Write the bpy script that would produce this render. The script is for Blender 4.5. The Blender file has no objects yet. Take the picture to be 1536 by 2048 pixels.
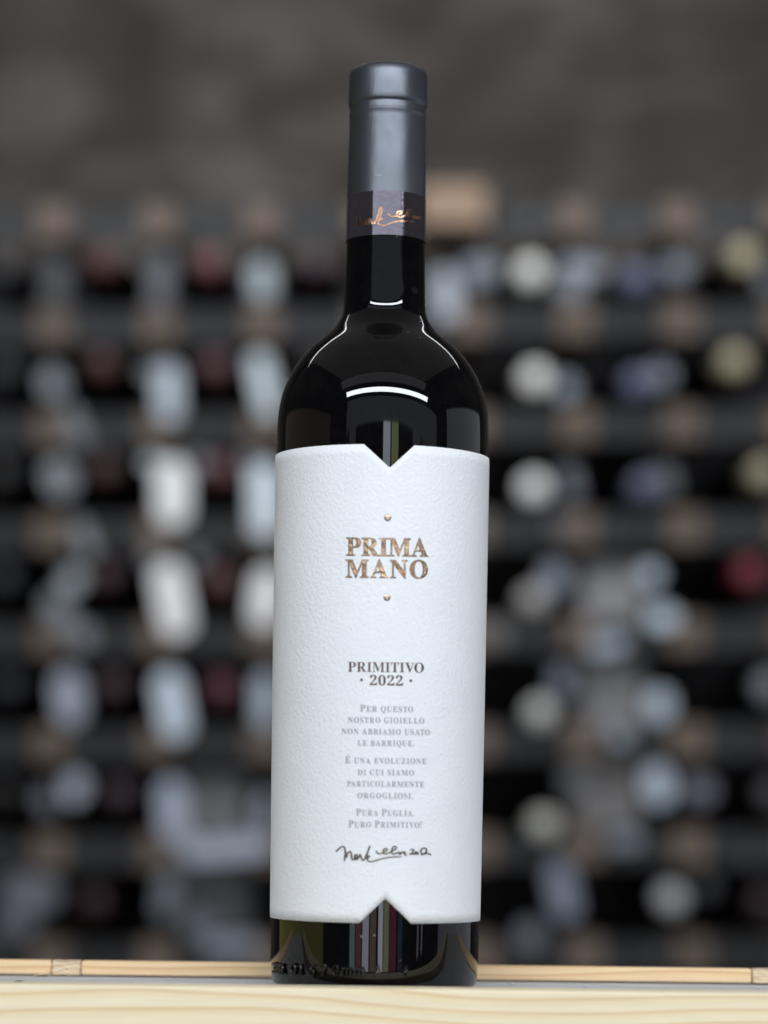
import bpy, bmesh, math, random
from mathutils import Matrix, Vector
R = math.radians
random.seed(7)
scene = bpy.context.scene
COL = scene.collection

# ------------------------------------------------------------------ camera
FPX, W, H = 5200.0, 1536.0, 2048.0            # focal length in photo pixels
EYE = Vector((0.0, -0.915, 0.0665))
CAM_M = Matrix.Rotation(R(90) + math.atan(576.0 / FPX), 3, 'X') @ Matrix.Rotation(R(0.9), 3, 'Z')
cam = bpy.data.cameras.new('camera')
cam.sensor_fit = 'VERTICAL'; cam.sensor_height = 36.0; cam.sensor_width = 27.0
cam.lens = FPX / H * 36.0
cam.clip_start = 0.01; cam.clip_end = 60
cam.dof.use_dof = True; cam.dof.focus_distance = 0.903; cam.dof.aperture_fstop = 4.4
cam.dof.aperture_blades = 0
co = bpy.data.objects.new('camera', cam); COL.objects.link(co)
co.matrix_world = Matrix.Translation(EYE) @ CAM_M.to_4x4()
scene.camera = co

def ray(px, py):
    return CAM_M @ Vector(((px - W / 2) / FPX, (H / 2 - py) / FPX, -1.0))

def at(px, py, Y):
    d = ray(px, py)
    return EYE + d * ((Y - EYE.y) / d.y)

# ------------------------------------------------------------------ light
scene.view_settings.view_transform = 'Standard'; scene.view_settings.look = 'None'
scene.view_settings.exposure = 0.12; scene.view_settings.gamma = 1.0
scene.cycles.use_denoising = True
scene.cycles.max_bounces = 10; scene.cycles.transmission_bounces = 8
scene.cycles.caustics_reflective = False; scene.cycles.caustics_refractive = False
scene.cycles.sample_clamp_indirect = 4.0
world = bpy.data.worlds.new('World'); scene.world = world; world.use_nodes = True
bg = world.node_tree.nodes['Background']
bg.inputs[0].default_value = (0.95, 0.95, 1.0, 1); bg.inputs[1].default_value = 0.03

def area(name, loc, target, sx, sy, radiance, color=(1, 1, 1), spread=180):
    l = bpy.data.lights.new(name, 'AREA'); l.shape = 'RECTANGLE'; l.size = sx; l.size_y = sy
    l.energy = radiance * sx * sy * math.pi; l.color = color; l.spread = R(spread)
    o = bpy.data.objects.new(name, l); COL.objects.link(o); o.location = loc
    o.rotation_euler = (Vector(target) - Vector(loc)).to_track_quat('-Z', 'Y').to_euler()
    return o

# shop window behind the photographer, above the door stripes
area('window_light', (0.78, -1.75, 0.71), (0.78, 0.0, 0.71), 4.4, 0.42, 0.31, (0.84, 0.90, 1.0))
# linear ceiling lamps in front of the bottle and the pale ceiling behind them
area('tube_lamp', (0.20, -1.30, 0.92), (0.20, 0.0, 0.15), 2.7, 0.14, 23.5, (0.92, 0.96, 1.0))
area('soffit_light', (0.0, -1.22, 1.38), (0.0, 0.0, 0.15), 3.0, 0.36, 0.36, (0.93, 0.95, 1.0))
area('ceiling_bounce', (0.0, 0.2, 2.6), (0.0, 0.2, 0.0), 5.0, 4.5, 0.12, (1.0, 0.96, 0.92))
# unseen fill light added to brighten the rack
area('rack_fill', (0.0, 1.05, 1.40), (0.0, 1.95, 0.35), 2.6, 0.25, 9.5, (0.93, 0.96, 1.0))
# daylight stripes of the doorway seen in the glass: x0, x1, z0, z1, radiance, colour
for x0, x1, z0, z1, L_, c_ in ((0.02, 0.25, 0.06, 0.55, 3.6, (0.78, 0.86, 1.0)), (0.29, 0.52, 0.06, 0.55, 1.7, (0.80, 0.86, 0.42)),
                               (-1.25, -0.95, 0.06, 0.50, 0.35, (0.8, 0.8, 1.0)), (1.10, 1.50, 0.06, 0.50, 0.40, (0.85, 0.8, 1.0)),
                               (-0.90, -0.69, -0.3, 0.05, 1.2, (0.8, 0.95, 1.0)), (-0.66, -0.46, -0.3, 0.05, 0.7, (1.0, 0.45, 0.55)), (-0.42, -0.20, -0.3, 0.05, 2.9, (0.85, 0.88, 1.0)),
                               (-0.16, 0.04, -0.3, 0.05, 0.75, (1.0, 0.75, 0.7)), (0.11, 0.265, -0.3, 0.05, 3.6, (0.85, 0.92, 1.0)), (0.29, 0.47, -0.3, 0.05, 1.5, (0.85, 1.0, 0.50)),
                               (0.49, 0.74, -0.3, 0.05, 0.65, (1.0, 0.18, 0.36)), (0.81, 1.0, -0.3, 0.05, 0.35, (0.35, 0.6, 1.0)), (1.85, 1.98, -0.3, 0.05, 0.9, (0.9, 0.9, 1.0)), (2.2, 2.32, -0.3, 0.05, 1.1, (0.9, 0.9, 1.0))):
    area('door_stripe', ((x0 + x1) / 2, -1.75, (z0 + z1) / 2), ((x0 + x1) / 2, 0, (z0 + z1) / 2), x1 - x0, z1 - z0, L_, c_)
area('panel_right', (1.0, 0.26, 0.13), (0, 0.26, 0.13), 1.16, 0.66, 0.50, (0.85, 0.88, 1.0))  # this and the two below: area lights added for side reflections in the glass
area('panel_left', (-1.1, 0.10, -0.06), (0, 0.10, -0.06), 1.6, 0.22, 0.36, (0.90, 0.85, 0.22))
area('panel_left_upper', (-1.1, 0.10, 0.275), (0, 0.10, 0.275), 1.6, 0.37, 0.12, (1.0, 0.8, 0.65))

# ------------------------------------------------------------------ materials
def mat(name, color=(0.5, 0.5, 0.5), rough=0.5, metal=0.0, spec=0.5):
    m = bpy.data.materials.new(name); m.use_nodes = True
    b = m.node_tree.nodes['Principled BSDF']
    b.inputs['Base Color'].default_value = (*color, 1)
    b.inputs['Roughness'].default_value = rough
    b.inputs['Metallic'].default_value = metal
    b.inputs['Specular IOR Level'].default_value = spec
    return m, m.node_tree, b

def nd(nt, kind, **kw):
    n = nt.nodes.new(kind)
    for k, v in kw.items():
        if k in n.inputs.keys(): n.inputs[k].default_value = v
        else: setattr(n, k, v)
    return n

def noise(nt, scale, detail=3.0, rough=0.5, mapping=None, dist=0.0):
    tc = nd(nt, 'ShaderNodeTexCoord')
    n = nd(nt, 'ShaderNodeTexNoise', Scale=scale, Detail=detail, Roughness=rough, Distortion=dist)
    if mapping:
        mp = nd(nt, 'ShaderNodeMapping'); mp.inputs['Scale'].default_value = mapping
        nt.links.new(tc.outputs['Object'], mp.inputs[0]); nt.links.new(mp.outputs[0], n.inputs['Vector'])
    else:
        nt.links.new(tc.outputs['Object'], n.inputs['Vector'])
    return n

def ramp(nt, src, stops):
    r = nd(nt, 'ShaderNodeValToRGB')
    while len(r.color_ramp.elements) < len(stops): r.color_ramp.elements.new(0.5)
    for e, (p, c) in zip(r.color_ramp.elements, stops):
        e.position = p; e.color = (*c, 1) if len(c) == 3 else c
    nt.links.new(src, r.inputs[0]); return r

def bump(nt, b, src, strength, dist):
    n = nd(nt, 'ShaderNodeBump'); n.inputs['Strength'].default_value = strength; n.inputs['Distance'].default_value = dist
    nt.links.new(src, n.inputs['Height']); nt.links.new(n.outputs[0], b.inputs['Normal']); return n

def g3(v): return (v, v, v)

# dark bottle glass with dust specks
M_glass, nt, b = mat('bottle_glass', (0.0015, 0.0015, 0.002), 0.015)
b.inputs['IOR'].default_value = 1.5
n = noise(nt, 55, 1.0); bump(nt, b, n.outputs[0], 0.05, 0.0006)

out = nt.nodes['Material Output']
dd = nd(nt, 'ShaderNodeBsdfDiffuse'); dd.inputs[0].default_value = (0.5, 0.48, 0.45, 1)
tc = nd(nt, 'ShaderNodeTexCoord')
vo = nd(nt, 'ShaderNodeTexVoronoi', Scale=230.0); nt.links.new(tc.outputs['Object'], vo.inputs['Vector'])
speck = ramp(nt, vo.outputs['Distance'], [(0.035, g3(1)), (0.075, g3(0))])
pick = nd(nt, 'ShaderNodeSeparateColor'); nt.links.new(vo.outputs['Color'], pick.inputs[0])
pk = ramp(nt, pick.outputs[0], [(0.84, g3(0)), (0.97, g3(0.8))])
mul = nd(nt, 'ShaderNodeMath', operation='MULTIPLY'); nt.links.new(speck.outputs[0], mul.inputs[0]); nt.links.new(pk.outputs[0], mul.inputs[1])
film = noise(nt, 90, 8, 0.75); fr = ramp(nt, film.outputs[0], [(0.45, g3(0.0)), (0.8, g3(0.008))])
mx0 = nd(nt, 'ShaderNodeMath', operation='MAXIMUM'); nt.links.new(mul.outputs[0], mx0.inputs[0]); nt.links.new(fr.outputs[0], mx0.inputs[1])
ms = nd(nt, 'ShaderNodeMixShader'); nt.links.new(mx0.outputs[0], ms.inputs[0])
nt.links.new(b.outputs[0], ms.inputs[1]); nt.links.new(dd.outputs[0], ms.inputs[2]); nt.links.new(ms.outputs[0], out.inputs[0])


# matte slate capsule
M_caps, nt, b = mat('capsule_foil', (0.115, 0.125, 0.148), 0.42, 0.8)
n = noise(nt, 1800, 3); bump(nt, b, n.outputs[0], 0.25, 0.00008)
bn1 = b.inputs['Normal'].links[0].from_node; cr = noise(nt, 70, 3, 0.5, (1, 1, 0.5), 0.8); bn2 = bump(nt, b, cr.outputs[0], 0.35, 0.0010); nt.links.new(bn1.outputs[0], bn2.inputs['Normal'])
n2 = noise(nt, 60, 4); r_ = ramp(nt, n2.outputs[0], [(0.3, g3(0.36)), (0.7, g3(0.43))]); nt.links.new(r_.outputs[0], b.inputs['Roughness'])
M_scuff, _, _ = mat('scuff', (0.30, 0.32, 0.35), 0.4, 0.6)

# satin violet-black band
M_band, nt, b = mat('band_foil', (0.62, 0.58, 0.66), 0.05, 1.0)
n = noise(nt, 350, 5, 0.6, (1, 1, 2.2)); bump(nt, b, n.outputs[0], 0.2, 0.0001)
r_ = ramp(nt, n.outputs[0], [(0.3, (0.66, 0.60, 0.72)), (0.7, (0.86, 0.80, 0.92))]); nt.links.new(r_.outputs[0], b.inputs['Base Color'])
M_copper, nt, b = mat('copper_foil', (1.0, 0.60, 0.38), 0.17, 1.0)
n = noise(nt, 900, 4); bump(nt, b, n.outputs[0], 0.3, 0.00009)

# felt-textured label paper
M_paper, nt, b = mat('label_paper', (0.87, 0.90, 0.945), 0.85, 0, 0.15)
na = noise(nt, 950, 3, 0.6, (1, 1, 0.85), 0.2); nb = noise(nt, 1700, 2, 0.5)
ad = nd(nt, 'ShaderNodeMath', operation='MULTIPLY_ADD'); ad.inputs[1].default_value = 0.25
nt.links.new(nb.outputs[0], ad.inputs[0]); nt.links.new(na.outputs[0], ad.inputs[2])
bump(nt, b, ad.outputs[0], 0.9, 0.00036)
pn = noise(nt, 45, 5, 0.6); pr = ramp(nt, pn.outputs[0], [(0.35, (0.85, 0.88, 0.925)), (0.65, (0.885, 0.915, 0.955))]); nt.links.new(pr.outputs[0], b.inputs['Base Color'])
M_edge, _, _ = mat('paper_edge', (0.88, 0.89, 0.9), 0.9, 0, 0.1)

# bronze hot-foil lettering
M_bronze, nt, b = mat('bronze_foil', (0.8, 0.5, 0.3), 0.30, 1.0)
n = noise(nt, 800, 4, 0.65); bump(nt, b, n.outputs[0], 0.9, 0.0006)
r_ = ramp(nt, n.outputs[0], [(0.30, (0.14, 0.10, 0.08)), (0.5, (0.36, 0.24, 0.155)), (0.72, (0.86, 0.62, 0.41))]); nt.links.new(r_.outputs[0], b.inputs['Base Color'])
M_darkfoil, nt, b = mat('dark_foil', (0.14, 0.11, 0.105), 0.32, 1.0)
n = noise(nt, 700, 4, 0.65); bump(nt, b, n.outputs[0], 0.9, 0.0005)
M_rim, _, _ = mat('pressed_edge', (0.10, 0.085, 0.085), 0.5, 0.3)
M_ink, _, _ = mat('grey_ink', (0.36, 0.375, 0.40), 0.8, 0, 0.1)

def wood(name, c0, c1, c2, freq=210.0, wob=1.6, lx=3.0, rough=0.55):
    """long grain running along x, growth rings as uneven bands in z"""
    m, nt, b = mat(name, c1, rough, 0, 0.3)
    tc = nd(nt, 'ShaderNodeTexCoord'); sx = nd(nt, 'ShaderNodeSeparateXYZ'); nt.links.new(tc.outputs['Object'], sx.inputs[0])
    n = noise(nt, 1.0, 2, 0.5, (lx, lx * 3, lx * 5), 0.3)
    mz = nd(nt, 'ShaderNodeMath', operation='MULTIPLY'); mz.inputs[1].default_value = freq; nt.links.new(sx.outputs[2], mz.inputs[0])
    my = nd(nt, 'ShaderNodeMath', operation='MULTIPLY_ADD'); my.inputs[1].default_value = freq * 0.35; nt.links.new(sx.outputs[1], my.inputs[0]); nt.links.new(mz.outputs[0], my.inputs[2])
    ma = nd(nt, 'ShaderNodeMath', operation='MULTIPLY_ADD'); ma.inputs[1].default_value = wob * 4; nt.links.new(n.outputs[0], ma.inputs[0]); nt.links.new(my.outputs[0], ma.inputs[2])
    fr = nd(nt, 'ShaderNodeMath', operation='FRACT'); nt.links.new(ma.outputs[0], fr.inputs[0])
    r1 = ramp(nt, fr.outputs[0], [(0.0, c0), (0.35, c0), (0.70, c1), (0.90, c2), (1.0, c0)])
    fn = noise(nt, 420, 5, 0.65, (0.08, 1, 1.6))
    r2 = ramp(nt, fn.outputs[0], [(0.3, g3(0.89)), (0.7, g3(1.0))])
    mx = nd(nt, 'ShaderNodeMix'); mx.data_type = 'RGBA'; mx.blend_type = 'MULTIPLY'; mx.inputs[0].default_value = 1.0
    nt.links.new(r1.outputs[0], mx.inputs[6]); nt.links.new(r2.outputs[0], mx.inputs[7])
    nt.links.new(mx.outputs[2], b.inputs['Base Color'])
    bump(nt, b, fn.outputs[0], 0.3, 0.0003)
    return m
M_pine = wood('pale_pine', (1.0, 0.89, 0.65), (0.98, 0.84, 0.55), (0.84, 0.63, 0.36), 190.0, 1.5, 4.0)
M_tan = wood('tan_pine', (0.93, 0.70, 0.44), (0.88, 0.62, 0.36), (0.74, 0.48, 0.26), 260.0, 1.5, 4.0)
M_end = wood('end_grain', (0.86, 0.70, 0.50), (0.78, 0.60, 0.40), (0.55, 0.38, 0.24), 420.0, 1.4, 30.0, 0.8)
M_batten = wood('batten_wood', (0.225, 0.172, 0.138), (0.19, 0.145, 0.115), (0.14, 0.10, 0.075), 160.0, 1.4, 8.0, 0.8)

M_zinc, nt, b = mat('zinc_strip', (0.62, 0.62, 0.62), 0.9, 0.0, 0.0)
n = noise(nt, 220, 5, 0.6, (0.25, 1, 1)); r_ = ramp(nt, n.outputs[0], [(0.3, g3(0.52)), (0.7, g3(0.68))]); nt.links.new(r_.outputs[0], b.inputs['Base Color'])
bump(nt, b, n.outputs[0], 0.15, 0.0003)
M_speck, _, _ = mat('rust_speck', (0.12, 0.06, 0.035), 0.8)
M_chip, _, _ = mat('paint_chip', (0.8, 0.8, 0.78), 0.6)
M_darkzinc, nt, b = mat('dull_zinc', (0.075, 0.08, 0.088), 0.55, 0.1)
n = noise(nt, 12, 3); r_ = ramp(nt, n.outputs[0], [(0.3, (0.009, 0.010, 0.0115)), (0.7, (0.023, 0.025, 0.028))]); nt.links.new(r_.outputs[0], b.inputs['Base Color'])

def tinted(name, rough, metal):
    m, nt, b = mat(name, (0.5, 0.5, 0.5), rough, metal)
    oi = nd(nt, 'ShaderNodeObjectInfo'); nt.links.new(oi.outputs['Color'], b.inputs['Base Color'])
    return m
M_patch = tinted('painted_highlight', 0.5, 0.0)  # highlight brightness put into the colour of each added plate
M_cap2 = tinted('capsule_colour', 0.4, 0.1)
M_card = tinted('carton_board', 0.9, 0.0)
M_black, _, _ = mat('black_glass', (0.0015, 0.0015, 0.0025), 0.25, 0, 0.12)

M_wall, nt, b = mat('rough_plaster', (0.11, 0.1, 0.09), 0.95, 0, 0.1)
n = noise(nt, 7, 7, 0.62, (1, 1, 1.8), 0.5); r_ = ramp(nt, n.outputs[0], [(0.30, (0.055, 0.048, 0.041)), (0.5, (0.105, 0.093, 0.083)), (0.72, (0.23, 0.212, 0.20))]); nt.links.new(r_.outputs[0], b.inputs['Base Color'])
bump(nt, b, n.outputs[0], 0.8, 0.03)

# ------------------------------------------------------------------ helpers
def new(name, me, m, parent=None, smooth=False):
    o = bpy.data.objects.new(name, me); COL.objects.link(o)
    if m is not None and not me.materials: me.materials.append(m)
    if smooth:
        for p in me.polygons: p.use_smooth = True
    if parent is not None: o.parent = parent
    return o

def mesh(name, verts, faces):
    me = bpy.data.meshes.new(name); me.from_pydata([tuple(v) for v in verts], [], faces); me.validate(); me.update(); return me

def tag(o, label=None, cat=None, group=None, kind=None):
    for k, v in (('label', label), ('category', cat), ('group', group), ('kind', kind)):
        if v: o[k] = v
    return o

def empty(name, loc, rot=(0, 0, 0)):
    o = bpy.data.objects.new(name, None); COL.objects.link(o); o.location = loc; o.rotation_euler = rot; o.empty_display_size = 0.02
    return o

def lathe(name, prof, seg=96, closed=True):
    """prof: list of (radius, height) ; axis = Z"""
    vs, fs, rings = [], [], []
    for r, z in prof:
        if r < 1e-6:
            rings.append([len(vs)]); vs.append((0, 0, z))
        else:
            rings.append(list(range(len(vs), len(vs) + seg)))
            for k in range(seg):
                a = 2 * math.pi * k / seg; vs.append((r * math.sin(a), -r * math.cos(a), z))
    for A, B in zip(rings, rings[1:]):
        for k in range(seg):
            k2 = (k + 1) % seg
            if len(A) == 1 and len(B) == 1: continue
            if len(A) == 1: fs.append((A[0], B[k2], B[k]))
            elif len(B) == 1: fs.append((A[k], A[k2], B[0]))
            else: fs.append((A[k], A[k2], B[k2], B[k]))
    return mesh(name, vs, fs)

def box(name, x0, x1, y0, y1, z0, z1, bev=0.0, seg=2):
    bm = bmesh.new()
    bmesh.ops.create_cube(bm, size=1.0)
    for v in bm.verts:
        v.co = Vector(((x0 + x1) / 2 + v.co.x * (x1 - x0), (y0 + y1) / 2 + v.co.y * (y1 - y0), (z0 + z1) / 2 + v.co.z * (z1 - z0)))
    if bev: bmesh.ops.bevel(bm, geom=list(bm.edges), offset=bev, segments=seg, affect='EDGES', profile=0.6)
    me = bpy.data.meshes.new(name); bm.to_mesh(me); bm.free(); return me

def spline(pts, n=8):
    out = []
    P = [pts[0]] + list(pts) + [pts[-1]]
    for i in range(1, len(P) - 2):
        p0, p1, p2, p3 = P[i - 1], P[i], P[i + 1], P[i + 2]
        for k in range(n):
            t = k / n
            out.append(tuple(0.5 * ((2 * p1[j]) + (-p0[j] + p2[j]) * t + (2 * p0[j] - 5 * p1[j] + 4 * p2[j] - p3[j]) * t * t + (-p0[j] + 3 * p1[j] - 3 * p2[j] + p3[j]) * t ** 3) for j in range(len(p1))))
    out.append(tuple(pts[-1])); return out

# ------------------------------------------------------------------ the bottle's outline, read along its left and right edges
SIL = [(221, 74.3), (250, 75.0), (299, 75.6), (345, 76.8), (397, 77.6), (440, 78.2), (486, 78.8), (542, 80.2), (580, 81.2), (600, 81.5), (615, 82.1),
       (628, 83.4), (637, 86.2), (646, 91.5), (658, 99.5), (669, 109.0), (685, 129.0), (701, 148.5), (716, 162.5), (732, 174.5), (748, 184.0), (763, 191.8),
       (779, 198.8), (798, 204.8), (815, 208.0), (826, 209.5), (857, 211.3), (888, 211.8), (1000, 211.6), (1400, 210.2), (1850, 208.0), (1938, 207.4)]
def axis_px(y): return 748.5 + (1940 - y) * 28.0 / 1760
BX = at(axis_px(1960), 1960, 0).x
def zr(y, hw):
    c = axis_px(y); a = at(c, y, 0); e = at(c + hw, y, 0)
    return (e.x - a.x) * 1.0, a.z
PROF = [zr(y, hw) for y, hw in SIL]          # from the top down
PROF = sorted(PROF, key=lambda p: p[1])      # bottom up
def rad(z):
    if z <= PROF[0][1]: return PROF[0][0]
    for (r0, z0), (r1, z1) in zip(PROF, PROF[1:]):
        if z <= z1: return r0 + (r1 - r0) * (z - z0) / (z1 - z0)
    return PROF[-1][0]

def on_bottle(px, py, off=0.0, rfun=None):
    """point of the bottle's front surface seen at a pixel -> (theta, z)"""
    rf = rfun or rad
    d = ray(px, py); z = (EYE + d * ((-0.035 - EYE.y) / d.y)).z
    for _ in range(6):
        r = rf(z) + off
        ox, oy = EYE.x - BX, EYE.y
        A = d.x ** 2 + d.y ** 2; B = 2 * (ox * d.x + oy * d.y); C = ox * ox + oy * oy - r * r
        D = max(B * B - 4 * A * C, 0); t = (-B - math.sqrt(D)) / (2 * A)
        p = EYE + d * t; z = p.z
    return math.atan2(p.x - BX, -p.y), z
def wrap(th, z, off=0.0, rfun=None):
    r = (rfun or rad)(z) + off
    return (r * math.sin(th), -r * math.cos(th), z)

bottle = tag(empty('wine_bottle', (BX, 0, 0)), 'tall black wine bottle with white paper label and slate grey capsule on the rack edge', 'wine bottle')

# glass: outer skin with a rounded heel, then the bore
fine = []
zs = [p[1] for p in PROF]
heel_r = rad(0.012)
ZS = 0.0015                                     # top of the metal strip it stands on
outer = [(0.0, 0.006), (0.018, 0.0045), (0.0285, ZS), (0.0315, ZS + 0.0002), (0.0340, ZS + 0.0010), (0.0354, ZS + 0.0024), (heel_r - 0.00030, 0.0064), (heel_r, 0.0100)]
prof_s = spline([(r, z) for r, z in PROF if z > 0.0105], 5)
def evened(P, step=0.0005, sig=0.0034):
    """the same outline at even steps, with the kinks of its reading blown smooth"""
    Q, acc = [P[0]], 0.0
    for a, b_ in zip(P, P[1:]):
        L = math.hypot(b_[0] - a[0], b_[1] - a[1]); t = step - acc
        while t <= L:
            Q.append((a[0] + (b_[0] - a[0]) * t / L, a[1] + (b_[1] - a[1]) * t / L)); t += step
        acc = (acc + L) % step if t > L else acc
        acc = L - (t - step)
    n = len(Q); z_f = zr(668, 100)[1]
    out = []
    for i in range(n):
        sigma = sig if Q[i][1] < z_f - 0.006 else 0.0010 if Q[i][1] > z_f + 0.003 else sig + (0.0010 - sig) * (Q[i][1] - z_f + 0.006) / 0.009
        k = int(3 * sigma / step); m = min(k, i, n - 1 - i); sw = sr = sz = 0.0
        for q in range(-m, m + 1):
            w = math.exp(-0.5 * (q * step / sigma) ** 2); sw += w; sr += w * Q[i + q][0]; sz += w * Q[i + q][1]
        out.append((sr / sw, sz / sw))
    return out[::2] + [P[-1]]
prof_s = evened(prof_s)
_PS = [PROF[0]] + prof_s
def rad(z):
    if z <= _PS[0][1]: return _PS[0][0]
    lo, hi = 0, len(_PS) - 1
    if z >= _PS[hi][1]: return _PS[hi][0]
    while hi - lo > 1:
        m = (lo + hi) // 2
        if _PS[m][1] <= z: lo = m
        else: hi = m
    (r0, z0), (r1, z1) = _PS[lo], _PS[hi]
    return r0 + (r1 - r0) * (z - z0) / max(z1 - z0, 1e-9)
top_z = PROF[-1][1]
outer += prof_s
wall = 0.0032
inner = [(max(r - wall, 0.0095), z) for r, z in prof_s[::-1] if z > 0.02]
inner += [(0.033, 0.017), (0.030, 0.0135), (0.022, 0.0125), (0.010, 0.016), (0.0, 0.019)]
glass = new('glass_body', lathe('glass_body', outer + [(prof_s[-1][0] - 0.001, top_z + 0.006), (0.0105, top_z + 0.006)] + inner, 128), M_glass, bottle, True)


# capsule
zc_bot = zr(403, 78)[1]; z_lip = zr(214, 79)[1]; z_lip2 = zr(222.5, 75)[1]; z_topc = at(776, 141, 0).z
R79 = zr(190, 78.9)[0]
cp = [(rad(zc_bot) + 0.00008, zc_bot - 0.0005), (rad(zc_bot) + 0.00022, zc_bot - 0.0005)]
k = 0
zz = zc_bot
while zz < z_lip2 - 0.0035:
    cp.append((rad(zz) + 0.00022 , zz)); zz += 0.0012
rn = rad(z_lip2 - 0.003) + 0.0002
cp += [(rn, z_lip2 - 0.0030), (rn + 0.00016, z_lip2 - 0.0024), (rn + 0.0002, z_lip2 - 0.0020), (rn + 0.00002, z_lip2 - 0.0016), (rn, z_lip2 - 0.0007), (rn, z_lip - 0.0010),
       (rn - 0.0001, z_lip - 0.00065), (R79 - 0.0003, z_lip - 0.0003), (R79 - 0.0001, z_lip + 0.0001), (R79 - 0.00002, z_lip + 0.0007), (R79, z_lip + 0.002), (R79 - 0.0001, z_lip + 0.006), (R79 - 0.00015, z_topc - 0.0030),
       (R79 - 0.0004, z_topc - 0.0015), (R79 - 0.0009, z_topc - 0.0006), (R79 - 0.0016, z_topc - 0.00015), (R79 - 0.0026, z_topc), (R79 - 0.006, z_topc + 0.0001), (0.0, z_topc + 0.0002)]
caps = new('capsule', lathe('capsule', cp, 128), M_caps, bottle, True)

def ribbon(strokes, width, rfun, off, name, m, parent, ox, oy, s, taper=True):
    vs, fs = [], []
    for st in strokes:
        P = spline(st, 5)
        P = [(ox + x / s, oy + y / s) for x, y in P]
        nP = len(P); base = len(vs)
        for i, (x, y) in enumerate(P):
            a = P[max(i - 1, 0)]; c = P[min(i + 1, nP - 1)]
            dx, dy = c[0] - a[0], c[1] - a[1]; L = math.hypot(dx, dy) or 1
            w = width * (0.75 + 0.35 * abs(dy / L)) * (0.6 + 0.4 * min(1, i / 3, (nP - 1 - i) / 3))
            for sg in (-1, 1):
                th, z = on_bottle(x - sg * dy / L * w / 2, y + sg * dx / L * w / 2, off, rfun)
                vs.append(wrap(th, z, off + 0.00001 * (len(fs) % 3), rfun))
        for i in range(nP - 1):
            q = base + 2 * i; fs.append((q, q + 1, q + 3, q + 2))
    return new(name, mesh(name, vs, fs), m, parent)

SC = [[(600, 1485), (625, 1478), (650, 1487), (680, 1475)]]
ribbon(SC, 1.1, rad, 0.00032, 'scuff_mark', M_scuff, caps, 640, 80, 5.486)

# satin band round the neck
zb0, zb1 = zr(488.5, 79)[1], zr(397.0, 78)[1]
bp = [(rad(z) + 0.00030, z) for z in [zb0 + 0.0004 + (zb1 - zb0 - 0.0008) * i / 14 for i in range(15)]]
band = new('neck_band', lathe('neck_band', bp, 160), M_band, bottle, True)
for p in band.data.polygons: p.use_smooth = abs(p.normal.z) < 0.4
NS = [[(290, 330), (285, 400), (283, 500)],
      [(345, 345), (380, 420), (400, 460), (440, 455), (462, 400), (440, 388), (428, 440), (480, 460), (500, 420), (510, 360), (530, 400), (560, 445), (600, 430), (640, 330), (690, 180), (718, 190), (712, 250), (680, 330), (645, 445)],
      [(650, 405), (690, 350), (712, 360), (700, 382), (660, 400), (650, 440), (690, 465), (780, 470), (880, 430), (1000, 405), (1080, 400), (1180, 405), (1280, 420)],
      [(825, 265), (840, 300), (890, 325), (970, 310), (1040, 270), (1045, 242), (1000, 235), (970, 260), (970, 300), (1010, 330), (1080, 320), (1150, 280), (1200, 240), (1190, 210), (1150, 220), (1140, 280), (1170, 320), (1240, 330), (1260, 355), (1290, 320), (1310, 360), (1350, 330), (1380, 370)]]
ribbon(NS, 3.3, rad, 0.00055, 'copper_signature', M_copper, band, 680, 395, 8.533)

# ------------------------------------------------------------------ label
OFF = 0.00042
def lab_z(pts): return sum(on_bottle(x, y, OFF)[1] for x, y in pts) / len(pts)
ZT = lab_z([(728, 888), (829, 889.5), (640, 893)]); ZB = lab_z([(718, 1845.5), (823, 1847), (620, 1843.5)])
vt = on_bottle(779.5, 935.5, OFF); vb = on_bottle(770.5, 1797, OFF)
tl, tr = on_bottle(728, 888, OFF)[0], on_bottle(829, 889.5, OFF)[0]
bl, br = on_bottle(718, 1845.5, OFF)[0], on_bottle(823, 1847, OFF)[0]
TM = R(86.0); CR = 0.0028
def soft_v(d, full, depth, rr):
    v = depth * (1 - d / full)
    return v if v < depth - rr else depth - rr + (rr - (depth - v)) * 0.0 + (v - (depth - rr)) * 0.75
def topz(th):
    z = ZT
    if tl < th < tr:
        d = (vt[0] - th) / (vt[0] - tl) if th < vt[0] else (th - vt[0]) / (tr - vt[0])
        z = ZT - (ZT - vt[1]) * (1 - max(d, 0.035))
    e = (TM - abs(th)) * 0.0375
    if e < CR: z -= CR - math.sqrt(max(CR * CR - (CR - e) ** 2, 0))
    return z
def botz(th):
    z = ZB
    if bl < th < br:
        d = (vb[0] - th) / (vb[0] - bl) if th < vb[0] else (th - vb[0]) / (br - vb[0])
        z = ZB + (vb[1] - ZB) * (1 - max(d, 0.035))
    e = (TM - abs(th)) * 0.0375
    if e < CR: z += CR - math.sqrt(max(CR * CR - (CR - e) ** 2, 0))
    return z
ths = {-TM + 2 * TM * i / 110 for i in range(111)} | {tl, tr, bl, br, vt[0], vb[0]}
for v0, w in ((vt[0], (tr - tl) / 2), (vb[0], (br - bl) / 2)):
    ths |= {v0 - 0.035 * w, v0 + 0.035 * w}
ths |= {s * (TM - q * CR / 0.0375) for s in (-1, 1) for q in (0.03, 0.1, 0.22, 0.4, 0.65, 1.0)}
ths = sorted(ths)
rows = 48
vs, fs = [], []
nx = len(ths)
for layer, off in enumerate((OFF, 0.00004)):
    for th in ths:
        a, c = botz(th), topz(th)
        for j in range(rows + 1):
            z = a + (c - a) * j / rows
            o_ = off
            vs.append(wrap(th, z, o_))
def vid(l, i, j): return l * nx * (rows + 1) + i * (rows + 1) + j
for i in range(nx - 1):
    for j in range(rows):
        fs.append((vid(0, i, j), vid(0, i + 1, j), vid(0, i + 1, j + 1), vid(0, i, j + 1)))
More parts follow.
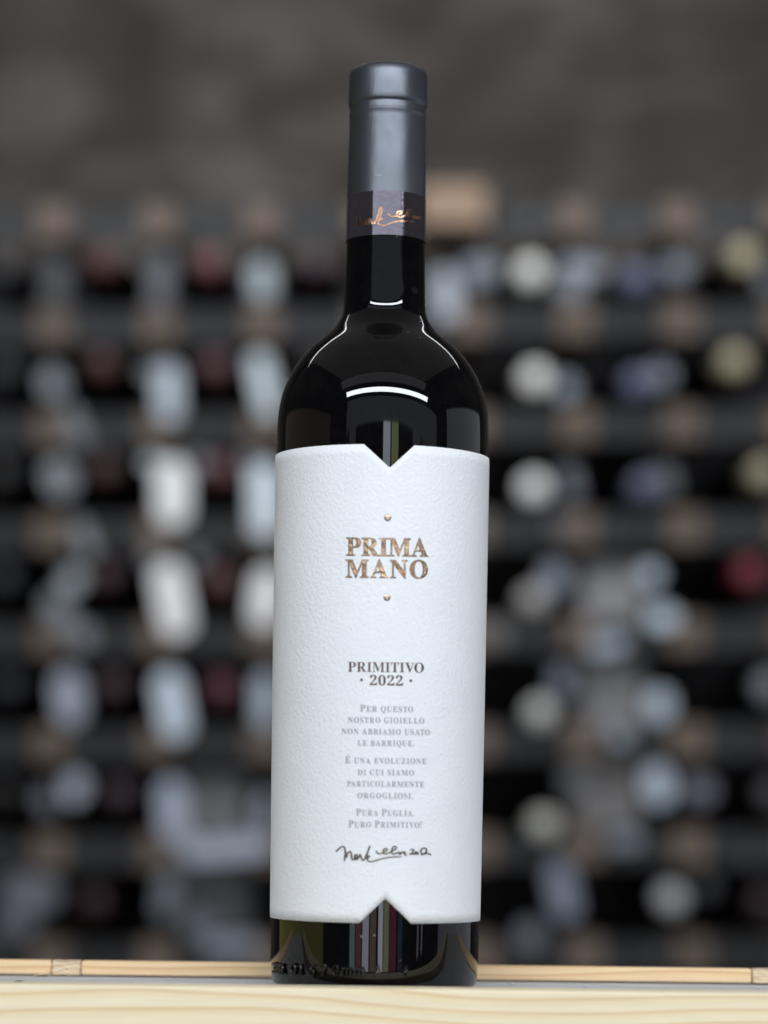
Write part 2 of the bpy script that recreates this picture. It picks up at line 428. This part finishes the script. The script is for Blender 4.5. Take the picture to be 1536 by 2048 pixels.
nf = len(fs)
for i in range(nx - 1):
    for j, fl in ((0, 0), (rows, 1)):
        q = (vid(0, i, j), vid(1, i, j), vid(1, i + 1, j), vid(0, i + 1, j)); fs.append(q if fl == 0 else q[::-1])
for j in range(rows):
    for i, fl in ((0, 1), (nx - 1, 0)):
        q = (vid(0, i, j), vid(1, i, j), vid(1, i, j + 1), vid(0, i, j + 1)); fs.append(q[::-1] if fl == 0 else q)
me = mesh('paper_label', vs, fs)
me.materials.append(M_paper); me.materials.append(M_edge)
paper = new('paper_label', me, None, bottle)
for i, p in enumerate(me.polygons):
    p.use_smooth = i < nf
    if i >= nf: p.material_index = 1

# ---- lettering: serif capitals of the built-in font, bent onto the paper
_g = {}
def glyph(ch, offset=0.0, extrude=0.0, serif=True, bevel=0.0):
    key = (ch, offset, extrude, serif, bevel)
    if key in _g: return _g[key]
    c = ch
    if serif:
        if 'A' <= ch <= 'Z': c = chr(0x1D400 + ord(ch) - 65)
        elif ch.isdigit(): c = chr(0x1D7CE + ord(ch) - 48)
        elif ch == 'É': c = chr(0x1D400 + 4)
    cu = bpy.data.curves.new('glyph', 'FONT'); cu.body = c; cu.offset = offset; cu.extrude = extrude; cu.resolution_u = 4
    if bevel: cu.bevel_depth = bevel; cu.bevel_resolution = 1
    o = bpy.data.objects.new('glyph', cu); COL.objects.link(o)
    bpy.context.view_layer.update()
    m = bpy.data.meshes.new_from_object(o.evaluated_get(bpy.context.evaluated_depsgraph_get()))
    V = [v.co.copy() for v in m.vertices]; F = [tuple(p.vertices) for p in m.polygons]
    bpy.data.objects.remove(o); bpy.data.curves.remove(cu); bpy.data.meshes.remove(m)
    x0 = min(v.x for v in V); x1 = max(v.x for v in V)
    if ch == 'É':
        n0 = len(V); cx = (x0 + x1) / 2
        V += [Vector((cx - 0.05, 0.74, 0)), Vector((cx + 0.01, 0.74, 0)), Vector((cx + 0.14, 0.88, 0)), Vector((cx + 0.03, 0.88, 0))]; F.append((n0, n0 + 1, n0 + 2, n0 + 3))
    _g[key] = (V, F, x0, x1); return _g[key]
CAPH = max(v.y for v in glyph('E')[0])

KERN = {('A', 'V'): -0.09, ('V', 'O'): -0.06, ('T', 'O'): -0.05, ('L', 'A'): -0.02, ('P', 'A'): -0.10, ('I', 'V'): 0.0, ('A', 'T'): -0.08, ('R', 'T'): -0.02, ('L', 'U'): -0.03, ('F', 'A'): -0.08}
def line(text, x0, x1, y0, y1, h, name, m, parent, small=None, offset=0.0, off=OFF + 0.00012, gap=0.09, space=0.36, rim=None):
    """text fitted between two photo columns; letters lie just above the paper"""
    items, x, prev = [], 0.0, None
    for ch in text:
        if ch == ' ': x += space; prev = None; continue
        big = ch.isupper() or not ch.isalpha()
        sc = (1.0 if (big or not small) else small)
        V, F, a, c = glyph(ch.upper(), offset)
        if prev: x += gap + KERN.get((prev, ch.upper()), 0.0)
        items.append((V, F, a, x, sc)); x += (c - a) * sc; prev = ch.upper()
    total = x; k = (x1 - x0) / total; ky = h / CAPH
    vs, fs, nr = [], [], 0
    if rim:                                   # pressed dark edge round each letter
        x, prev, extra = 0.0, None, []
        for (V, F, a, xx, sc), ch in zip(items, text):
            V2, F2, a2, c2 = glyph(ch.upper(), 0.017)
            b0 = len(vs)
            for v in V2:
                X = (xx + (v.x - a) * sc) * k; t = X / (x1 - x0)
                th, z = on_bottle(x0 + X, y0 + (y1 - y0) * t - v.y * sc * ky, off)
                vs.append(wrap(th, z, off - 0.00006))
            fs += [tuple(b0 + q for q in f) for f in F2]
        nr = len(fs)
    for V, F, a, xx, sc in items:
        b0 = len(vs)
        for v in V:
            X = (xx + (v.x - a) * sc) * k; t = X / (x1 - x0)
            th, z = on_bottle(x0 + X, y0 + (y1 - y0) * t - v.y * sc * ky, off)
            vs.append(wrap(th, z, off))
        fs += [tuple(b0 + q for q in f) for f in F]
    me = mesh(name, vs, fs); me.materials.append(m)
    if rim:
        me.materials.append(rim)
        for q in range(nr): me.polygons[q].material_index = 1
    return new(name, me, m, parent)

line('PRIMA', 692.8, 855.8, 1110.9, 1113.2, 35.4, 'foil_lettering', M_bronze, paper, gap=0.035, rim=M_rim)
line('MANO', 691.6, 855.3, 1154.9, 1156.6, 35.4, 'foil_lettering', M_bronze, paper, gap=0.10, rim=M_rim)
line('PRIMITIVO', 695.9, 847.9, 1343.3, 1345.2, 19.5, 'foil_lettering', M_darkfoil, paper, gap=0.05)
line('2022', 739.5, 805.9, 1370.4, 1371.4, 19.5, 'foil_lettering', M_darkfoil, paper, gap=0.09)
S = 0.82
for args in (('Per questo', 720.4, 826.2, 1422.9, 1424.6, 13.6), ('nostro gioiello', 695.9, 848.5, 1445.4, 1447.2, 13.6), ('non abbiamo usato', 683.2, 860.0, 1468.2, 1470.2, 13.6),
             ('le barrique.', 715.3, 828.7, 1491.4, 1492.6, 13.6), ('É una evoluzione', 690.4, 852.9, 1526.7, 1528.2, 13.6), ('di cui siamo', 715.3, 828.2, 1550.0, 1551.3, 13.6),
             ('particolarmente', 693.8, 848.2, 1573.0, 1574.4, 13.6), ('orgogliosi.', 715.0, 826.2, 1596.6, 1597.6, 13.6),
             ('Pura Puglia.', 712.3, 828.7, 1631.3, 1632.6, 13.8), ('Puro Primitivo!', 697.0, 843.1, 1654.5, 1655.8, 13.8)):
    line(*args, 'printed_text', M_ink, paper, small=S, offset=0.002, gap=0.12, space=0.42)

def stud(px, py, rpx, name, m, dome):
    vs, fs = [], []
    for q, (f, hgt) in enumerate(((1.0, 0.0), (0.92, dome * 0.5), (0.6, dome * 0.9), (0.0, dome))):
        for k_ in range(24 if f else 1):
            a = 2 * math.pi * k_ / 24
            th, z = on_bottle(px + rpx * f * math.cos(a), py - rpx * f * math.sin(a), OFF)
            vs.append(wrap(th, z, OFF + 0.00006 + hgt))
    for q in range(2):
        for k_ in range(24):
            k2 = (k_ + 1) % 24; fs.append((q * 24 + k_, q * 24 + k2, (q + 1) * 24 + k2, (q + 1) * 24 + k_))
    for k_ in range(24): fs.append((48 + k_, 48 + (k_ + 1) % 24, 72))
    return new(name, mesh(name, vs, fs), m, paper, True)
M_stud, _, _ = mat('stud_foil', (0.55, 0.43, 0.34), 0.28, 1.0)
stud(775.4, 1035.4, 6.9, 'foil_dot', M_stud, 0.0002); stud(773.8, 1194.9, 6.9, 'foil_dot', M_stud, 0.0002)
stud(723.0, 1359.7, 2.9, 'foil_dot', M_darkfoil, 0.0001); stud(821.5, 1361.5, 2.9, 'foil_dot', M_darkfoil, 0.0001)

SG = [[(80, 235), (110, 205), (150, 170), (185, 162), (207, 190), (213, 240), (208, 300), (200, 365)],
      [(232, 320), (238, 270), (260, 240), (285, 235), (298, 270), (300, 310), (312, 338), (345, 342), (372, 310), (378, 282), (360, 272), (342, 300), (352, 338), (385, 335), (408, 295), (418, 272), (432, 300), (445, 335), (465, 355), (490, 320), (520, 250), (545, 190), (558, 155), (550, 170), (530, 230), (512, 300), (503, 335)],
      [(512, 312), (540, 292), (548, 305), (520, 330), (525, 350), (545, 368), (590, 370), (680, 342), (780, 320), (880, 306), (1000, 305)],
      [(645, 220), (655, 245), (690, 262), (740, 248), (790, 218), (797, 197), (770, 190), (745, 215), (745, 245), (770, 265), (810, 255), (860, 228), (920, 192), (922, 167), (895, 158), (870, 190), (862, 235), (880, 265), (920, 258), (950, 243), (968, 245), (975, 275), (1000, 245), (1030, 235), (1040, 265), (1075, 290)],
      [(1062, 238), (1038, 262)],
      [(1115, 212), (1150, 200), (1167, 220), (1140, 255), (1110, 272), (1150, 262), (1180, 268), (1195, 235), (1203, 265), (1224, 238), (1228, 280)],
      [(1287, 268), (1268, 225), (1290, 190), (1330, 183), (1348, 215), (1330, 250), (1290, 270), (1268, 274), (1330, 262), (1380, 260), (1412, 283)]]
M_sig, _, _ = mat('signature_foil', (0.16, 0.12, 0.09), 0.35, 0.8)
ribbon(SG, 3.0, rad, OFF + 0.00016, 'foil_signature', M_sig, paper, 660, 1670, 6.982)

M_mark, _, _ = mat('worn_glass', (0.004, 0.004, 0.004), 0.22)
# raised marks on the heel of the glass
for ch, x0, x1, yb, h in (('3', 549, 556, 1946, 22), ('8', 557.5, 565, 1948, 22), ('I', 567, 570, 1949, 22), ('0', 583, 596, 1949, 23), ('I', 602.5, 606, 1950, 22), ('5', 621, 632, 1951, 22),
                          ('7', 644, 656, 1952, 23), ('0', 665, 680, 1952, 24), ('m', 685, 705, 1952, 18), ('m', 710, 730, 1952, 18), ('A', 746.5, 764.5, 1952.5, 24), ('4', 803, 816, 1952, 22)):
    V, F, a, c = glyph(ch, -0.015, 0.01, False, 0.045)
    hh = max(v.y for v in V); vs = []
    for v in V:
        th, z = on_bottle(x0 + (v.x - a) / (c - a) * (x1 - x0), yb - v.y / hh * h, 0)
        vs.append(wrap(th, z, 0.0001 + (v.z + 0.055) * 0.0095))
    new('raised_mark', mesh('raised_mark', vs, F), M_mark, glass, True)

# ------------------------------------------------------------------ shelf edge the bottle stands on
shelf = tag(empty('shelf_edge', (0, 0, 0), (0, -R(0.2), 0)), 'pale pine rack edge with grey metal strip carrying the tall bottle', 'rack shelf')
XL, XR = -0.30, 0.30
yf = -0.042                                     # back face of the front rail
zf = (at(754, 1971.5, yf).z)
fr = box('front_rail', XL, XR, yf - 0.014, yf, zf - 0.040, zf, 0.0007)
new('front_rail', fr, M_pine, shelf)
new('metal_strip', box('metal_strip', XL, XR, yf + 0.0003, 0.0700, -0.0014, ZS, 0.0003, 1), M_zinc, shelf)
yb = 0.0400
zt_ = at(760, 1929.0, yb).z; zb_ = at(760, 1956.8, yb).z
def slat(pxa, pxb, m, name, dy=0.0, dzb=0.0, rough=0.0):
    xa, xb = at(pxa, 1940, yb).x, at(pxb, 1940, yb).x
    xa, xb = max(xa, XL), min(xb, XR)
    bm = bmesh.new(); bmesh.ops.create_cube(bm, size=1.0)
    z0, z1 = zb_ + dzb, zt_ + dzb * 0.1
    for v in bm.verts: v.co = Vector(((xa + xb) / 2 + v.co.x * (xb - xa), yb + dy + 0.003 + v.co.y * 0.006, (z0 + z1) / 2 + v.co.z * (z1 - z0)))
    bmesh.ops.bevel(bm, geom=list(bm.edges), offset=0.0004, segments=2, affect='EDGES')
    if rough:
        bmesh.ops.subdivide_edges(bm, edges=list(bm.edges), cuts=5, use_grid_fill=True)
        for v in bm.verts: v.co += Vector((random.uniform(-1, 1) * rough, random.uniform(-1, 1) * rough, random.uniform(-1, 1) * rough * 0.7))
    me = bpy.data.meshes.new(name); bm.to_mesh(me); bm.free()
    return new(name, me, m, shelf)
slat(-900, 102.5, M_tan, 'wood_slat'); slat(163, 1503, M_tan, 'wood_slat'); slat(1565, 2400, M_tan, 'wood_slat')
slat(104, 161.5, M_end, 'post_end', -0.0005, -0.0002, 0.00022); slat(1505, 1563, M_end, 'post_end', -0.0005, -0.0002, 0.00022)
# splintered corner of the left slat
vs = [at(60, 1951, yb - 0.0004), at(80, 1944, yb - 0.0004), at(101, 1939, yb - 0.0004), at(101.5, 1950.5, yb - 0.0004), at(80, 1947, yb - 0.003), at(95, 1945.5, yb - 0.003)]
new('splinter', mesh('splinter', vs, [(0, 4, 1), (1, 4, 5), (1, 5, 2), (2, 5, 3), (0, 3, 5, 4)]), M_end, shelf)
def flat_spot(px, py, w, h, m, name):
    p = at(px, py, 0)
    d = ray(px, py); t = (ZS - EYE.z) / d.z; p = EYE + d * t
    vs = [(p.x + w * math.cos(a) * (0.8 + 0.3 * random.random()), p.y + h * math.sin(a), ZS + 0.0002 + 0.0002 * (k % 2)) for k, a in enumerate([2 * math.pi * q / 10 for q in range(10)])]
    new(name, mesh(name, vs, [tuple(range(10))]), m, shelf)
flat_spot(37, 1962, 0.0017, 0.0045, M_speck, 'rust_spot')
for px, py, w in ((340, 1958, 0.0008), (1024, 1970, 0.0007), (1172, 1975, 0.0006), (1518, 1980, 0.0007)):
    flat_spot(px, py, w, 0.002, M_chip, 'bright_chip')

# ------------------------------------------------------------------ rack of bottles behind
YR = 1.905
pitch = (at(1369, 1068, YR) - at(102, 1068, YR)).length / 6
O = at(736, 1061, YR); tilt = R(1.35)
rack = tag(empty('wine_rack', O, (0, -tilt, 0)), 'wine rack of wooden battens and dull metal strips behind the bottle', 'wine rack')
PS = 0.0365
pm = box('post', -PS / 2, PS / 2, 0, 0.26, -PS / 2, PS / 2, 0.0015, 1)
pm.materials.append(M_batten)
hm = box('strip', -(pitch - PS) / 2, (pitch - PS) / 2, 0.004, 0.007, -PS * 0.47, PS * 0.47); hm.materials.append(M_darkzinc)
for j in range(0, 9):                       # j = 0 is the top row
    for i in range(-5, 5):
        x, z = i * pitch, (3 - j) * pitch
        o = new('post', pm, None, rack); o.location = (x, 0, z)
        if i < 4:
            o = new('metal_strip', hm, None, rack); o.location = (x + pitch / 2, 0, z)
RI = rack.matrix_basis.inverted() if False else (Matrix.Translation(O) @ Matrix.Rotation(-tilt, 4, 'Y')).inverted()

bd = new('shade_sheet', box('shade_sheet', -5.5 * pitch, 4.5 * pitch, 0.34, 0.35, -5.5 * pitch, 3.05 * pitch), None, rack)  # dark sheet added to stand for the shade inside the cells
M_shade, _, _ = mat('painted_shade', (0.018, 0.018, 0.021), 0.9); bd.data.materials.append(M_shade)

# plates added at the rack front, bright light between bottles put into their colour
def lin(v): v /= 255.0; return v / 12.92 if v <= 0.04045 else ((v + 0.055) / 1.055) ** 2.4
LIGHT_PATCHES = [(112, 565, 44, 110, 62, 64, 68), (322, 562, 40, 120, 92, 95, 102), (525, 560, 46, 90, 150, 160, 165), (300, 745, 34, 34, 118, 125, 132), (337, 785, 50, 120, 172, 182, 192),
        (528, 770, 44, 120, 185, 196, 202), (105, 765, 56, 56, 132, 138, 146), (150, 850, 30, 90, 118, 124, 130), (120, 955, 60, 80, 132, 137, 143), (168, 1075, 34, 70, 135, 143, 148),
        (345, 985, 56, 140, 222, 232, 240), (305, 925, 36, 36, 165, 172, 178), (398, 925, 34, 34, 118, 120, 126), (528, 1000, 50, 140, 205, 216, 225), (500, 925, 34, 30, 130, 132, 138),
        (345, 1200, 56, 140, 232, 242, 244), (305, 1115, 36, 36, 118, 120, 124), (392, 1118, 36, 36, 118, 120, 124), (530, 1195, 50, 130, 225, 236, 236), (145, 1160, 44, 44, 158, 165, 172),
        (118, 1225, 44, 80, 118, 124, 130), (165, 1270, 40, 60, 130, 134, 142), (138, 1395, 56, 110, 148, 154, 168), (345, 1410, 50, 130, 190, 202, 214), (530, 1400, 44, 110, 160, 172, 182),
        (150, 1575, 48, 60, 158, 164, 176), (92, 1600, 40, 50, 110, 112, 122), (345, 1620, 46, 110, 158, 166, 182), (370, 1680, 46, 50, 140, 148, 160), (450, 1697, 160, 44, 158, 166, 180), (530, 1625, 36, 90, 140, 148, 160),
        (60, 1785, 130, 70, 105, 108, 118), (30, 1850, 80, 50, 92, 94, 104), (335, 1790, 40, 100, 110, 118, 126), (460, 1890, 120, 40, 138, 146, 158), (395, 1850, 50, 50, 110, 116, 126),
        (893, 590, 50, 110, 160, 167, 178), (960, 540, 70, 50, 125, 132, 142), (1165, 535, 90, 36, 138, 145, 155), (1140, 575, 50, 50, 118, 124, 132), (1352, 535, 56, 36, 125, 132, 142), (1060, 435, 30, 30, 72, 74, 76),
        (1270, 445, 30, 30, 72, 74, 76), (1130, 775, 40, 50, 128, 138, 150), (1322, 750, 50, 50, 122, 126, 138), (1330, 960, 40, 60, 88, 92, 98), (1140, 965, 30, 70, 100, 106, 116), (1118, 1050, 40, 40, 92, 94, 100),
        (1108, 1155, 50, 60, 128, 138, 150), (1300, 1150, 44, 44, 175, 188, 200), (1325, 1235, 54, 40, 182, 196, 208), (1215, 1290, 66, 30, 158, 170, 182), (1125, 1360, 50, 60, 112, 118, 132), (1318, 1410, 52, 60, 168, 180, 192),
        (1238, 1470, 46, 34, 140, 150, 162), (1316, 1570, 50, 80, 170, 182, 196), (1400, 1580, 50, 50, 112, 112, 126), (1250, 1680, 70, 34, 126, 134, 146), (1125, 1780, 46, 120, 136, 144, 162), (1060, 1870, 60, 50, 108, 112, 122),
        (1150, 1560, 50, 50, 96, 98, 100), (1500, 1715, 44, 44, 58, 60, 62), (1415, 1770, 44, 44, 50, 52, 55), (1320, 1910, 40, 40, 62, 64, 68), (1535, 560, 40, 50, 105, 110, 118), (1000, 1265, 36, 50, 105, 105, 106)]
EB = 1.0      # light level the patches were judged at
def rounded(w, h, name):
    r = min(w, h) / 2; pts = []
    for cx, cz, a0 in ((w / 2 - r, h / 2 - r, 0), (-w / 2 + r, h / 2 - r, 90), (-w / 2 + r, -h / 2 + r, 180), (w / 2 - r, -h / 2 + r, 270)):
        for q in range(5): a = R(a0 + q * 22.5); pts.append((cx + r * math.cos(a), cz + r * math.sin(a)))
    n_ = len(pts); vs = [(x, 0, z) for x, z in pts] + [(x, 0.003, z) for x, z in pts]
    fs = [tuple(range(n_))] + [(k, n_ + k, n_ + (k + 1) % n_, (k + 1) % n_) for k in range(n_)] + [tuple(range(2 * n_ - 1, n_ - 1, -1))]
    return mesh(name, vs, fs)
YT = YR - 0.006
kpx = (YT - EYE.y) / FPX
for n_, (px, py, w, h, *c) in enumerate(LIGHT_PATCHES):
    me = rounded(w * kpx * random.uniform(0.85, 1.2), h * kpx * random.uniform(0.9, 1.12), 'light_patch')
    o = new('light_patch', me, M_patch, rack); p = at(px, py, YT - 0.0004 * (n_ % 9)); o.location = RI @ p
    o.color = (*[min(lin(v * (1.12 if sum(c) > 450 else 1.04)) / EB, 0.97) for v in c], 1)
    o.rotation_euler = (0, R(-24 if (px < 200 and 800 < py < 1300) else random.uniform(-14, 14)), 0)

# bottles lying in the rack, caps towards us
bb = [(0.0, 0.0), (0.0128, 0.0), (0.0146, 0.0015), (0.0148, 0.006), (0.0145, 0.055)]
body = [(0.0135, 0.0555), (0.0142, 0.085), (0.017, 0.10), (0.026, 0.116), (0.0335, 0.130), (0.037, 0.150), (0.037, 0.285), (0.033, 0.292), (0.0, 0.290)]
def lying(prof, name):
    me = lathe(name, prof, 28)
    me.transform(Matrix.Rotation(R(-90), 4, 'X'))      # z -> +y
    for p in me.polygons: p.use_smooth = True
    return me
cap_me = lying(bb, 'capsule'); cap_me.materials.append(M_cap2)
body_me = lying(body, 'glass_body'); body_me.materials.append(M_black)
ROWS = ['top', 'second', 'third', 'fourth', 'fifth', 'sixth', 'seventh']
COLS = {0: 'leftmost', 1: 'second', 2: 'third', 3: 'fourth', 5: 'first right-hand', 6: 'second right-hand', 7: 'rightmost'}
RED = 'dark red'
B = [(5, 540, 0, 'dark navy', (30, 34, 46)), (5, 745, 0, 'dark navy', (28, 34, 46)), (5, 950, 0, 'black', (14, 14, 18)), (8, 1160, 0, 'dark navy', (26, 30, 40)), (15, 1375, 0, 'dark navy', (34, 38, 48)), (10, 1590, 0, 'black', (10, 10, 14)),
     (205, 522, 1, RED, (112, 38, 36)), (203, 728, 1, RED, (98, 42, 42)), (208, 938, 1, RED, (88, 40, 44)), (208, 1150, 1, RED, (84, 42, 50)), (222, 1372, 1, RED, (84, 46, 56)), (236, 1590, 1, 'dull plum', (76, 50, 62)), (186, 1808, 1, RED, (74, 30, 40)),
     (418, 525, 2, 'pinkish red', (148, 72, 76)), (430, 732, 2, RED, (112, 52, 62)), (440, 940, 2, 'pinkish red', (128, 56, 64)), (440, 1160, 2, 'dull red', (124, 66, 72)), (442, 1378, 2, 'plum red', (132, 58, 78)),
     (632, 525, 3, 'dull plum', (84, 40, 60)), (640, 732, 3, 'dull plum', (70, 36, 50)),
     (1062, 543, 5, 'ivory white', (232, 232, 226)), (1072, 755, 5, 'ivory white', (238, 238, 230)), (1068, 975, 5, 'cream white', (250, 250, 240)), (1068, 1200, 5, 'pale grey', (178, 172, 170)), (1082, 1425, 5, 'silver grey', (210, 210, 205)), (1090, 1650, 5, 'pale grey-green', (196, 196, 184)),
     (1275, 556, 6, 'slate blue', (112, 122, 168)), (1276, 765, 6, 'slate blue', (104, 114, 158)), (1292, 972, 6, 'slate blue', (112, 116, 158)), (1345, 1800, 6, 'silver grey', (190, 190, 192)),
     (1490, 512, 7, 'dull gold', (182, 168, 128)), (1472, 722, 7, 'dull gold', (180, 166, 126)), (1532, 945, 7, 'dull gold', (174, 160, 122)), (1502, 1145, 7, 'bright red', (176, 40, 56)), (1540, 1375, 7, 'blue-grey', (130, 138, 150)), (1545, 1590, 7, 'smoky grey', (88, 86, 92)), (1528, 1808, 7, 'dull maroon', (70, 36, 44))]
YC = YR - 0.055
for px, py, ci, cname, rgb in B:
    row = max(0, min(6, round((py - 545) / 209)))
    p = at(px, py, YC)
    side = 'left' if ci < 5 else 'right'
    colname = {0: 'cut off at the left edge', 1: 'first full column from the left edge', 2: 'second full column from the left edge', 3: 'column just left of the big bottle neck',
               5: 'column just right of the big bottle', 6: 'second column right of the big bottle', 7: 'column at the right picture edge'}[ci]
    t = tag(empty('stored_bottle', p, (R(random.uniform(-1.5, 1.5)), R(random.uniform(0, 360)), R(random.uniform(-3, 3)))), f'{cname} capped bottle, {ROWS[row]} rack row, {colname}', 'bottle', 'bottles stored in the rack')
    new('glass_body', body_me, None, t)
    c_ = new('capsule', cap_me, None, t); mean = sum(rgb) / 3; c_.color = (*[min(lin(v * 0.72 + mean * 0.28) / (1.0 if min(rgb) > 115 else 1.6), 0.9) for v in rgb], 1)

# cartons deep in the empty cells
def carton(px, py, w, h, Y, c, label):
    k = (Y - EYE.y) / FPX; p = at(px, py, Y)
    o = new('carton', box('carton', -w * k / 2, w * k / 2, 0, 0.12, -h * k / 2, h * k / 2, 0.003, 1), M_card)
    o.location = p; o.rotation_euler = (0, -tilt, 0); o.color = (*[min(lin(v) * 1.15, 0.9) for v in c], 1)
    tag(o, label, 'carton', 'cartons in the empty cells')
YB = YR + 0.03
carton(430, 1610, 120, 120, YB, (110, 112, 114), 'square mid-grey carton deep in an empty cell left of the white label')
carton(1225, 1185, 120, 120, YB, (140, 140, 142), 'pale grey carton, upper one of three right of the label')
carton(1225, 1390, 120, 130, YB, (130, 130, 132), 'grey carton, middle one of three right of the label')
carton(1215, 1590, 130, 130, YB, (124, 122, 122), 'grey carton, lowest of three right of the label')
carton(430, 1800, 130, 120, YB, (88, 90, 94), 'dark grey carton in the cell just above the pine edge')

# pale block on top of the rack, beside the capsule
pb = at(906, 409, YR - 0.02)
blk = new('wooden_block', box('wooden_block', -0.037, 0.037, 0, 0.16, -0.022, 0.022, 0.002, 1), wood('block_wood', (0.40, 0.28, 0.195), (0.36, 0.25, 0.17), (0.26, 0.17, 0.11)))
blk.location = pb; blk.rotation_euler = (0, -tilt, 0)
tag(blk, 'pale wooden block on top of the rack, right of the capsule', 'wooden block')

# ------------------------------------------------------------------ wall
wl = new('wall', box('wall', -3.0, 3.0, 2.75, 2.95, -1.2, 3.0), M_wall)
tag(wl, kind='structure')
